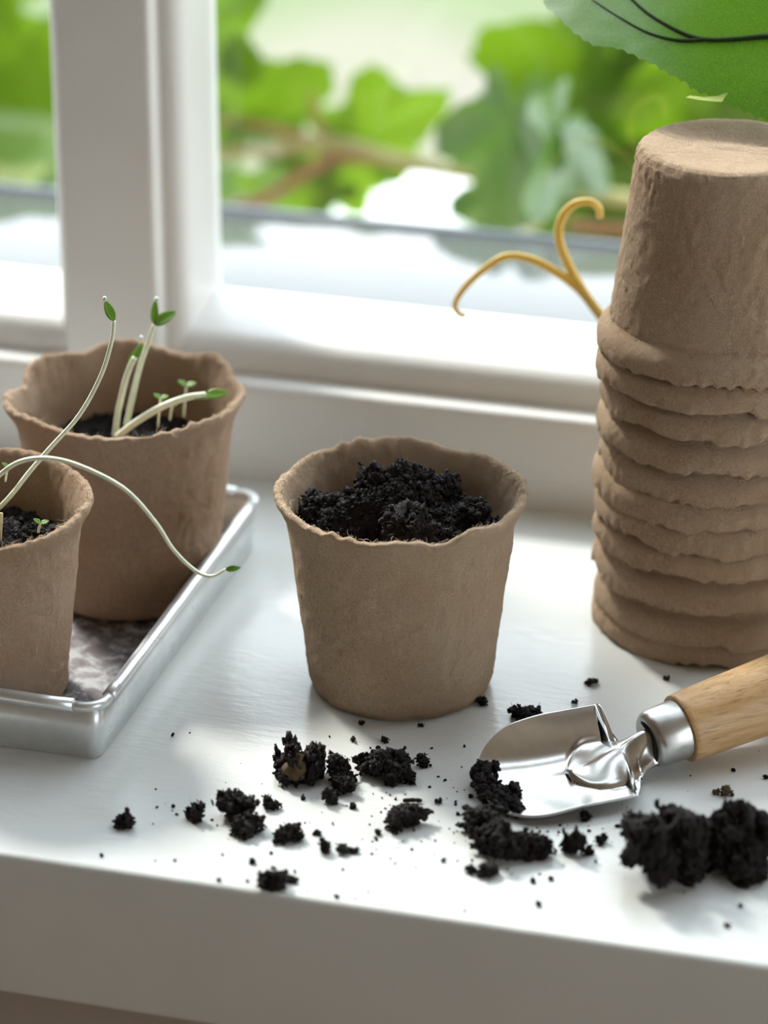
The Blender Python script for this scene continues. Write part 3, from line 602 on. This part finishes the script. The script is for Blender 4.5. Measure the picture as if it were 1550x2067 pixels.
bo = obj('blade', mesh('blade', np.vstack(bl), grid_faces(len(us), 121, False)), M['steel'], tw); md = bo.modifiers.new('thick', 'SOLIDIFY'); md.thickness = .0009; md.offset = -1
FX, FZ, pitch = .0550, .0100, math.radians(9)
def lathe(prof, n=48):
    prof = np.array(prof); a = np.linspace(0, 2*np.pi, n, endpoint=False)
    v = np.stack([prof[:, 0:1]*np.ones(n), prof[:, 1:2]*np.cos(a), prof[:, 1:2]*np.sin(a)], -1).reshape(-1, 3)
    return v, grid_faces(len(prof), n)
def along(v):
    c, s = math.cos(pitch), math.sin(pitch); v = np.asarray(v); yw = math.radians(4)
    x, z = c*v[:, 0]-s*v[:, 2], s*v[:, 0]+c*v[:, 2]
    return np.stack([FX+math.cos(yw)*x-math.sin(yw)*v[:, 1], math.sin(yw)*x+math.cos(yw)*v[:, 1], FZ+z], 1)
v, f = lathe([(.0045, 0), (.0016, .0040), (.0006, .0056), (0, .0070), (.0002, .0078), (.0010, .0086), (.0024, .0091), (.0110, .0095), (.0122, .0094), (.0124, .0)]); fe = obj('ferrule', mesh('ferrule', along(v), f), M['ferrule'], tw)
# s-shaped slot in the ferrule's end
sp = smooth_path([(.0012, .0036, .0050), (.0010, .0010, .0046), (.0016, -.0016, .0030), (.0012, -.0034, .0004), (.0006, -.0046, -.0026), (.0006, -.0048, -.0046)], 30)
v, f = tube(along(sp), .0011, 6); obj('slot', mesh('slot', v, f), M['slot'], fe)
hp = [(.0115, 0), (.0115, .0099), (.0117, .0104), (.0124, .0108), (.0140, .0110), (.020, .0112), (.035, .0116), (.055, .0120), (.075, .0118), (.092, .0105), (.104, .0098), (.113, .0105), (.120, .0104), (.1245, .0085), (.1265, .004), (.127, 0)]
v, f = lathe(smooth_path([(a, b, 0) for a, b in hp], 70)[:, :2], 56); v[:, 1:] = v[:, 1:]
obj('handle', mesh('handle', along(v), f), M['wood'], tw)
# soil clinging to the trowel tip
rng = np.random.default_rng(9); cs = []; rs_ = []
for i in range(46):
    vv_ = rng.uniform(-.0155, .0125); uu = .0005+.019*(1-(1-min(1, abs(vv_)/.019)**2.3)**(1/2.3))*.8+rng.gamma(1.3, .0022)
    cs.append([uu, vv_, float(blade_base(uu, np.array(vv_)))+rng.uniform(.0002, .0018)]); rs_.append(rng.uniform(.0007, .0019))
core = rough_cores(rng, np.array(cs), np.array(rs_), 4)
pk = core[0][rng.integers(len(core[0]), size=1500)]; parts = [core, lumps(rng, pk, .00014+rng.gamma(1.5, .00016, 1500), 1, .6)]
ex = np.column_stack([rng.uniform(.008, .05, 60), rng.uniform(-.013, .014, 60), np.zeros(60)]); ex[:, 0] *= .8; ex[:, 2] = [float(blade_z(a, np.array(b)))+.0001 for a, b in ex[:, :2]]
parts.append(lumps(rng, ex[:40], rng.gamma(2, .00016, 40), 1, .6)); v, f = jn(parts); v[:, 2] = np.maximum(v[:, 2], .0003)
o = obj('soil_clump', mesh('soil_clump', v, f, False), M['soil'], loc=TO); o.rotation_euler.z = ALP
tag(o, 'wet dark soil clinging to the tip of the trowel blade', 'soil')
# ------------------------------------------------------------------ seedlings
def blade_leaf(base, dirv, nrm, L, wd, curl=.15, n=9, m=7, pw=.8):
    dirv = np.array(dirv, float); dirv /= np.linalg.norm(dirv); nrm = np.array(nrm, float); nrm -= dirv*(nrm@dirv); nrm /= np.linalg.norm(nrm); sd_ = np.cross(dirv, nrm)
    v = np.zeros((n, m, 3))
    for i in range(n):
        t_ = i/(n-1); hw = wd*.5*(math.sin(math.pi*min(1, t_**pw*.97+.02)))**.8
        for j in range(m):
            s_ = -1+2*j/(m-1); v[i, j] = np.array(base)+dirv*L*t_+sd_*hw*s_+nrm*(curl*hw*s_*s_-curl*L*t_*t_*.6)
    return v.reshape(-1, 3), grid_faces(n, m, False).tolist()
def seedling(label, pts, r0, r1, leaves, cap=None, loc=None, n=34):
    pts = [np.asarray(p) for p in pts]; root = empty('seedling', pts[0]); P = smooth_path(pts, n)-pts[0]
    v, f = tube(P, np.linspace(r0, r1, n), 8); obj('stem', mesh('stem', v, f), M['seed_stem'], root)
    for (b, d, nr, L, wd, cu_) in leaves:
        v, f = blade_leaf(np.asarray(b)-pts[0], d, nr, L, wd, cu_); o = obj('leaf', mesh('leaf', v, f), M['seed_leaf'], root)
        md = o.modifiers.new('thick', 'SOLIDIFY'); md.thickness = .0003
    if cap is not None:
        v, f = lumps(np.random.default_rng(3), np.array([np.asarray(cap)-pts[0]]), np.array([.0010]), 2, .15); obj('seed_coat', mesh('seed_coat', v, f), M['seed_coat'], root)
    return tag(root, label, 'seedling')
RT, UP, TOC = cr, np.array([0, 0, 1.]), -cw
def ipath(l): return [at_y(x, y, Y) for x, y, Y in l]
# tall one in the front pot
p = ipath([(-34, 1056, -.033), (18, 1005, -.034), (60, 952, -.030), (105, 900, -.026), (160, 838, -.022), (203, 760, -.019), (225, 690, -.018), (230, 648, -.018)])
seedling('tall upright pale seedling with one green leaf tip, leaning out of the front pot', p, .00085, .00062,
         [(p[-1], cu*1-.42*cr, TOC+.3*cr, .0072, .0030, .15)], at_y(211, 603, -.018))
p = ipath([(-60, 1030, -.060), (-25, 985, -.060), (0, 958, -.060), (40, 932, -.060), (95, 925, -.060), (160, 940, -.060), (250, 986, -.060), (312, 1052, -.060), (352, 1112, -.060), (396, 1153, -.060), (428, 1163, -.061), (455, 1150, -.062)])
seedling('long white seedling arching over the front pot rim and drooping across the tray', p, .00085, .0005,
         [(p[-1], cr+.15*cu, TOC, .0048, .0018, .1), (p[-1], cr+.35*cu, TOC, .0035, .0014, -.1)], None, n=60)
YB = BP[1]
p = ipath([(232, 885, YB-.010), (238, 835, YB-.010), (250, 780, YB-.009), (262, 742, YB-.008), (272, 722, YB-.008)])
seedling('left one of two upright green stemmed seedlings in the back pot', p, .00105, .0009, [(p[-1], cu+.5*cr, TOC, .0055, .0022, .2), (p[-2], cu+.2*cr, TOC-.4*cr, .0055, .0026, .2)], at_y(285, 682, YB-.008))
p = ipath([(255, 860, YB-.004), (268, 800, YB-.003), (284, 735, YB-.002), (300, 690, YB), (311, 655, YB)])
seedling('right one of two upright seedlings in the back pot, with forked bright leaf', p, .00105, .0007, [(p[-1], cr*.75+cu*.5, TOC+.5*cu, .0085, .0042, .2), (p[-1], cu+.05*cr, TOC, .0085, .0025, .2)], at_y(316, 604, YB))
p = ipath([(236, 882, YB-.016), (275, 852, YB-.016), (325, 822, YB-.014), (375, 803, YB-.011), (415, 797, YB-.008)])
seedling('thick pale seedling lying across the back pot with green tip against the rim', p, .00125, .0011, [(p[-1], cr+.12*cu, TOC+.5*cu, .0075, .0038, .1), (p[-2]+.3*(p[-1]-p[-2]), cr+.04*cu, TOC+.6*cu, .007, .0026, .1)], None)
for (x, y0, y1, Y, lab, s_) in ((322, 862, 803, YB-.012, 'tiny sprout with one round leaf, in the back pot beside the lying seedling', .8), (374, 842, 778, YB+.004, 'tiny two leaved sprout at the right inside the back pot', 1.), (346, 848, 818, YB-.004, 'tiny white sprout between two others in the back pot', .5),
                                 (80, 1075, 1056, FP[1]-.002, 'tiny two leaved green sprout on the soil of the front pot', .8), (14, 972, 942, FP[1]+.016, 'tiny green sprout at the left edge of the front pot', .7)):
    p = ipath([(x-3, y0, Y), (x-1, (y0+y1)/2, Y), (x+2, y1, Y)])
    seedling(lab, p, .0005*max(.7, s_), .0004, [(p[-1], cr+.35*cu, TOC+cu, .0034*s_, .0022*s_, .1), (p[-1], -cr*.7+.5*cu, TOC+cu, .0032*s_, .0022*s_, .1)], None, n=8)
# plant tag at the left frame edge
tgp = at_y(-26, 1100, FP[1]-.008); tg = box('plant_tag', (-.0045, -.0004, -.012), (.0045, .0004, .011), M['tagm'], None, .0003); tg.location = tgp; tg.rotation_euler = (math.radians(-8), math.radians(4), math.radians(10))
tag(tg, 'pale yellow plastic plant tag stuck in the front pot at the frame edge', 'plant tag')
# ------------------------------------------------------------------ vine outside the window
def leaf_outline(n=180, lobes=5, ser=22, seed=0, narrow=1.):
    rng = np.random.default_rng(seed); t = np.linspace(-math.pi, math.pi, n, endpoint=False)    # t=0 is the tip
    r_ = .62+.16*np.cos(lobes*t)*(.5+.5*np.cos(t*.5))+.26*np.cos(t)
    r_ *= 1-.75*np.exp(-((np.abs(t)-math.pi)/.28)**2)
    s_ = (t*ser/(2*math.pi)) % 1; r_ *= 1+.075*(s_-.5)*(np.abs(t) < 2.6)+.03*rng.normal(size=n)*0
    return t, r_, narrow
def vine_leaf_mesh(seed, size, fold=.25, droop=.25, narrow=1.):
    t, r_, nar = leaf_outline(seed=seed, narrow=narrow); n = len(t); m = 10
    rng = np.random.default_rng(seed); v = []
    for i in range(m+1):
        q = (i/m)
        x = np.sin(t)*r_*q*nar; y = np.cos(t)*r_*q+.12
        z = fold*np.abs(x)-droop*(x*x+y*y)+.05*np.sin(7*t+seed)*q*q+.03*np.cos(3*t+seed*2)*q
        v.append(np.stack([x, y, z], -1))
    v = np.vstack(v)*size
    return mesh('leaf', v, grid_faces(m+1, n))
vine = empty('grape_vine', at_y(700, 330, .5)); VO = np.array(vine.location); tag(vine, 'leafy vine with serrated green leaves climbing outside the window', 'vine')
def vstem(l, r0, r1, mat, wob=.0006):
    P = smooth_path(ipath(l), 40)-VO; rng = np.random.default_rng(len(l)); P = P+rng.normal(size=P.shape)*wob*.25
    v, f = tube(P, np.linspace(r0, r1, 40), 8); obj('stem', mesh('stem', v, f), M[mat], vine)
YS = .50
vstem([(330, 310, YS), (440, 305, YS), (530, 302, YS), (610, 292, YS), (690, 290, YS), (790, 318, YS), (920, 345, YS), (1060, 372, YS), (1250, 400, YS), (1450, 430, YS)], .0040, .0036, 'stem')
vstem([(330, 440, YS), (440, 428, YS), (540, 398, YS), (610, 350, YS), (680, 318, YS), (760, 318, YS), (860, 340, YS)], .0030, .0030, 'stem_red')
vstem([(690, 290, YS), (650, 262, YS), (635, 230, YS), (630, 190, YS)], .0017, .0013, 'stem_red')
vstem([(440, 240, YS), (520, 252, YS), (590, 270, YS), (680, 292, YS)], .0018, .0018, 'stem_red')
vstem([(1130, 380, YS+.02), (1180, 385, YS+.02), (1250, 385, YS+.02)], .0036, .0036, 'stem')
vstem([(1010, 640, .42), (1040, 560, .42), (1070, 480, .43), (1095, 420, .44), (1110, 370, .45)], .0020, .0022, 'stem')
vstem([(1150, 455, YS), (1200, 460, YS), (1280, 465, YS)], .0032, .0030, 'stem_red')
#        px    py    Y   size  rot(deg, image, 0=tip up, +ccw) tilt_x tilt_y mat fold seed narrow
LV = [
 (30, 150, .50, .060, 160, .2, -.2, 'leaf', .2, 1, 1.1), (-60, 40, .54, .07, 100, .3, .2, 'leaf', .2, 2, 1.), (60, 300, .56, .045, 200, .3, .2, 'leaf_dark', .2, 3, 1.),
 (40, 385, .50, .034, 120, .9, .0, 'leaf_pale', .2, 4, .9), (75, 440, .47, .030, 190, .2, .2, 'leaf_dark', .2, 5, 1.),
 (430, 30, .50, .036, -60, .2, .2, 'leaf', .15, 6, 1.1), (425, 110, .55, .026, -80, .4, .3, 'leaf_dark', .2, 7, 1.),
 (530, 215, .50, .044, -65, .5, -.1, 'leaf', .15, 8, 1.), (430, 200, .52, .040, 80, .5, .1, 'leaf', .15, 9, 1.),
 (775, 255, .51, .042, -75, .7, .1, 'leaf', .15, 10, 1.), (690, 262, .53, .024, 60, .7, .1, 'leaf', .15, 31, 1.),
 (610, 375, .52, .040, 100, .8, .1, 'leaf', .1, 11, 1.), (700, 365, .53, .034, -80, .9, .0, 'leaf', .1, 12, 1.), (445, 370, .56, .022, 170, .2, .2, 'leaf_dark', .2, 13, 1.),
 (1030, 290, .43, .050, 170, .1, -.5, 'leaf_dark', .5, 14, .8), (1130, 300, .42, .048, 165, -.5, .9, 'leaf_dark', .4, 15, .75),
 (1190, 200, .56, .070, 150, .2, .2, 'leaf', .15, 16, 1.1), (1270, 60, .58, .07, 30, .3, .0, 'leaf', .15, 17, 1.), (1190, 420, .55, .046, 180, .2, -.2, 'leaf', .15, 18, 1.), (1330, 300, .57, .07, 100, .2, .0, 'leaf', .15, 19, 1.),
 (1000, 420, .46, .030, 175, .2, -.3, 'leaf_dark', .3, 20, .9), (1105, 590, .36, .030, 170, .1, .3, 'leaf_dark', .3, 21, .9), (1060, 540, .38, .026, 130, .2, .2, 'leaf', .3, 22, .9),
 (1440, 170, .52, .06, 200, .2, .0, 'leaf', .15, 25, 1.), (1570, 200, .54, .06, 170, .2, .1, 'leaf', .15, 26, 1.),
 (1190, 540, .50, .046, 200, .2, .1, 'leaf', .2, 23, 1.), (1290, 480, .52, .05, 120, .3, .1, 'leaf', .2, 24, 1.),
]
for (px, py, Y, size, rot, tx, ty, mt, fold, sd__, nar) in LV:
    p = at_y(px, py, Y); a = math.radians(rot)
    yv = -math.sin(a)*cr+math.cos(a)*cu; xv = math.cos(a)*cr+math.sin(a)*cu; zv = np.cross(xv, yv)
    R0 = Matrix(((xv[0], yv[0], zv[0]), (xv[1], yv[1], zv[1]), (xv[2], yv[2], zv[2])))
    Rt = Matrix.Rotation(tx, 3, Vector(cr)) @ Matrix.Rotation(ty, 3, Vector(cu))
    me = vine_leaf_mesh(sd__, size, fold, .2, nar); me.transform(Matrix.Translation((0, -size*.35, 0)))
    o = obj('leaf', me, M[mt], vine); o.matrix_local = Matrix.Translation(Vector(p-VO)) @ (Rt @ R0).to_4x4()
ta, tb = at_z(660, 455, -.45), at_z(955, 345, -.45)
gx0, gx1, gy0, gy1 = ta[0]-.03, tb[0]+.02, ta[1], tb[1]
gt = empty('garden_table', ((gx0+gx1)/2, (gy0+gy1)/2, -1.15)); tag(gt, 'white painted table standing in the garden beyond the ledge', 'table')
hx, hy = (gx1-gx0)/2, (gy1-gy0)/2
box('table_top', (-hx, -hy, .675), (hx, hy, .70), M['sill'], gt, .004)
for sx_ in (-1, 1):
    for sy_ in (-1, 1): box('leg', (sx_*(hx-.03)-.02, sy_*(hy-.03)-.02, 0), (sx_*(hx-.03)+.02, sy_*(hy-.03)+.02, .675), M['sill'], gt, .003)
# yellow tendril inside the pane
tdl = empty('tendril', at_y(1215, 640, .13)); TD = np.array(tdl.location); tag(tdl, 'forked curling yellow vine tendril beside the stack of pots', 'tendril')
for l, r0, r1 in (([(1260, 690, .128), (1215, 640, .13), (1175, 585, .13), (1145, 530, .13), (1128, 480, .13), (1135, 438, .13), (1160, 412, .13), (1192, 408, .13), (1208, 420, .132), (1211, 438, .133)], .0020, .0012),
                  ([(1215, 640, .13), (1170, 585, .13), (1120, 548, .128), (1070, 523, .126), (1020, 518, .124), (975, 545, .122), (938, 580, .12), (919, 612, .12), (924, 632, .12), (940, 638, .12)], .0018, .0008)):
    P = smooth_path(ipath(l), 60)-TD; v, f = tube(P, np.linspace(r0, r1, 60), 8); obj('tendril_arm', mesh('tendril_arm', v, f), M['tendril'], tdl)
# ------------------------------------------------------------------ large leaf over the stack
OUT = [(1092, 4), (1120, 30), (1150, 58), (1185, 84), (1200, 92), (1238, 96), (1262, 104), (1290, 117), (1320, 131), (1348, 148), (1378, 165), (1402, 182), (1420, 190), (1445, 200), (1475, 214), (1510, 228), (1550, 242), (1640, 246), (1740, 215), (1830, 160), (1880, 80), (1890, -20), (1850, -120), (1760, -200), (1640, -245), (1500, -240), (1370, -200), (1260, -140), (1170, -70), (1120, -25)]
VX = (1640, 40)
def leaf_pt(x, y):
    # real leaf surface: a tilted, folded sheet about a metre from the lens; fold along the lower vein
    vy = 78+(x-1550)*(-.02 if x > 1400 else .16)+ (0 if x > 1400 else 27)
    below = max(0., y-vy)
    k = float(sm(1270, 1460, x)); D = 1.085-k*.00007*(y-60)-(1-k)*.00012*(y-60)+(1640-x)*.00003*(x < 1640)+.0016*math.sin((x-1300)/70.)*float(sm(1500, 1300, x))
    return at_d(x, y, D)
def big_leaf():
    o_ = np.array(OUT, float); n = 260; P = smooth_path(np.column_stack([np.vstack([o_, o_[:1]]), np.zeros(len(o_)+1)]), n+1)[:-1, :2]
    seg = np.cumsum(np.r_[0, np.linalg.norm(np.diff(P, axis=0), axis=1)]); c = np.array(VX); m = 44; v = []
    saw = ((seg/24.) % 1)**1.5; d = P-c; P = P+d/np.linalg.norm(d, axis=1)[:, None]*(saw-.4)[:, None]*9
    for i in range(m+1):
        q = i/m; Q = c+(P-c)*q
        for (x, y) in Q: v.append(leaf_pt(x, y))
    v = np.array(v); v += (fbm(v*90, 2, 4)*.00012)[:, None]*TOC
    return v, grid_faces(m+1, n)
lv, lf = big_leaf(); LO = leaf_pt(1550, 236); bl2 = empty('large_leaf', LO); tag(bl2, 'big sharp dark green serrated leaf hanging over the top of the stack', 'leaf')
o = obj('leaf_blade', mesh('leaf_blade', lv-LO, lf), M['leaf_near'], bl2)
def veinp(l, r0, r1):
    P = np.array([leaf_pt(x, y)-TOC*.0003 for x, y in smooth_path([(a, b, 0) for a, b in l], 30)[:, :2]])-LO
    v, f = tube(P, np.linspace(r0, r1, 30), 6); obj('vein', mesh('vein', v, f), M['vein'], bl2)
veinp([(1740, 66), (1640, 76), (1550, 74), (1480, 80), (1420, 80), (1370, 64), (1310, 30), (1270, -5), (1230, -40)], .0014, .0005)
veinp([(1430, 80), (1370, 82), (1310, 68), (1250, 36), (1195, 0)], .0010, .0004)
veinp([(1640, 76), (1580, 20), (1500, -60), (1430, -120)], .0008, .0003)
veinp([(1640, 76), (1600, 130), (1540, 190)], .0003, .0001)
# curled flap of the leaf edge
fp = [[(1382, 199), (1410, 204), (1438, 207), (1455, 208)], [(1390, 196), (1418, 199), (1445, 197), (1467, 190)]]
A = np.array([leaf_pt(*q)+TOC*.003 for q in fp[0]]); B = np.array([leaf_pt(*q)+TOC*.0045 for q in fp[1]])
fv = np.vstack([A, (A+B)/2+TOC*.0004, B])-LO; ft = mesh('leaf_flap', fv, grid_faces(3, 4, False)); obj('leaf_flap', ft, M['leaf_pale'], bl2)
# stalk that carries the leaf, out of frame above
P = smooth_path([leaf_pt(1640, 40), leaf_pt(1740, 66), at_d(1980, 100, 1.06), at_d(2300, 0, 1.10), at_d(2600, -250, 1.15)], 30)-LO
v, f = tube(P, np.linspace(.0012, .0018, 30), 8); obj('stalk', mesh('stalk', v, f), M['stem'], bl2)
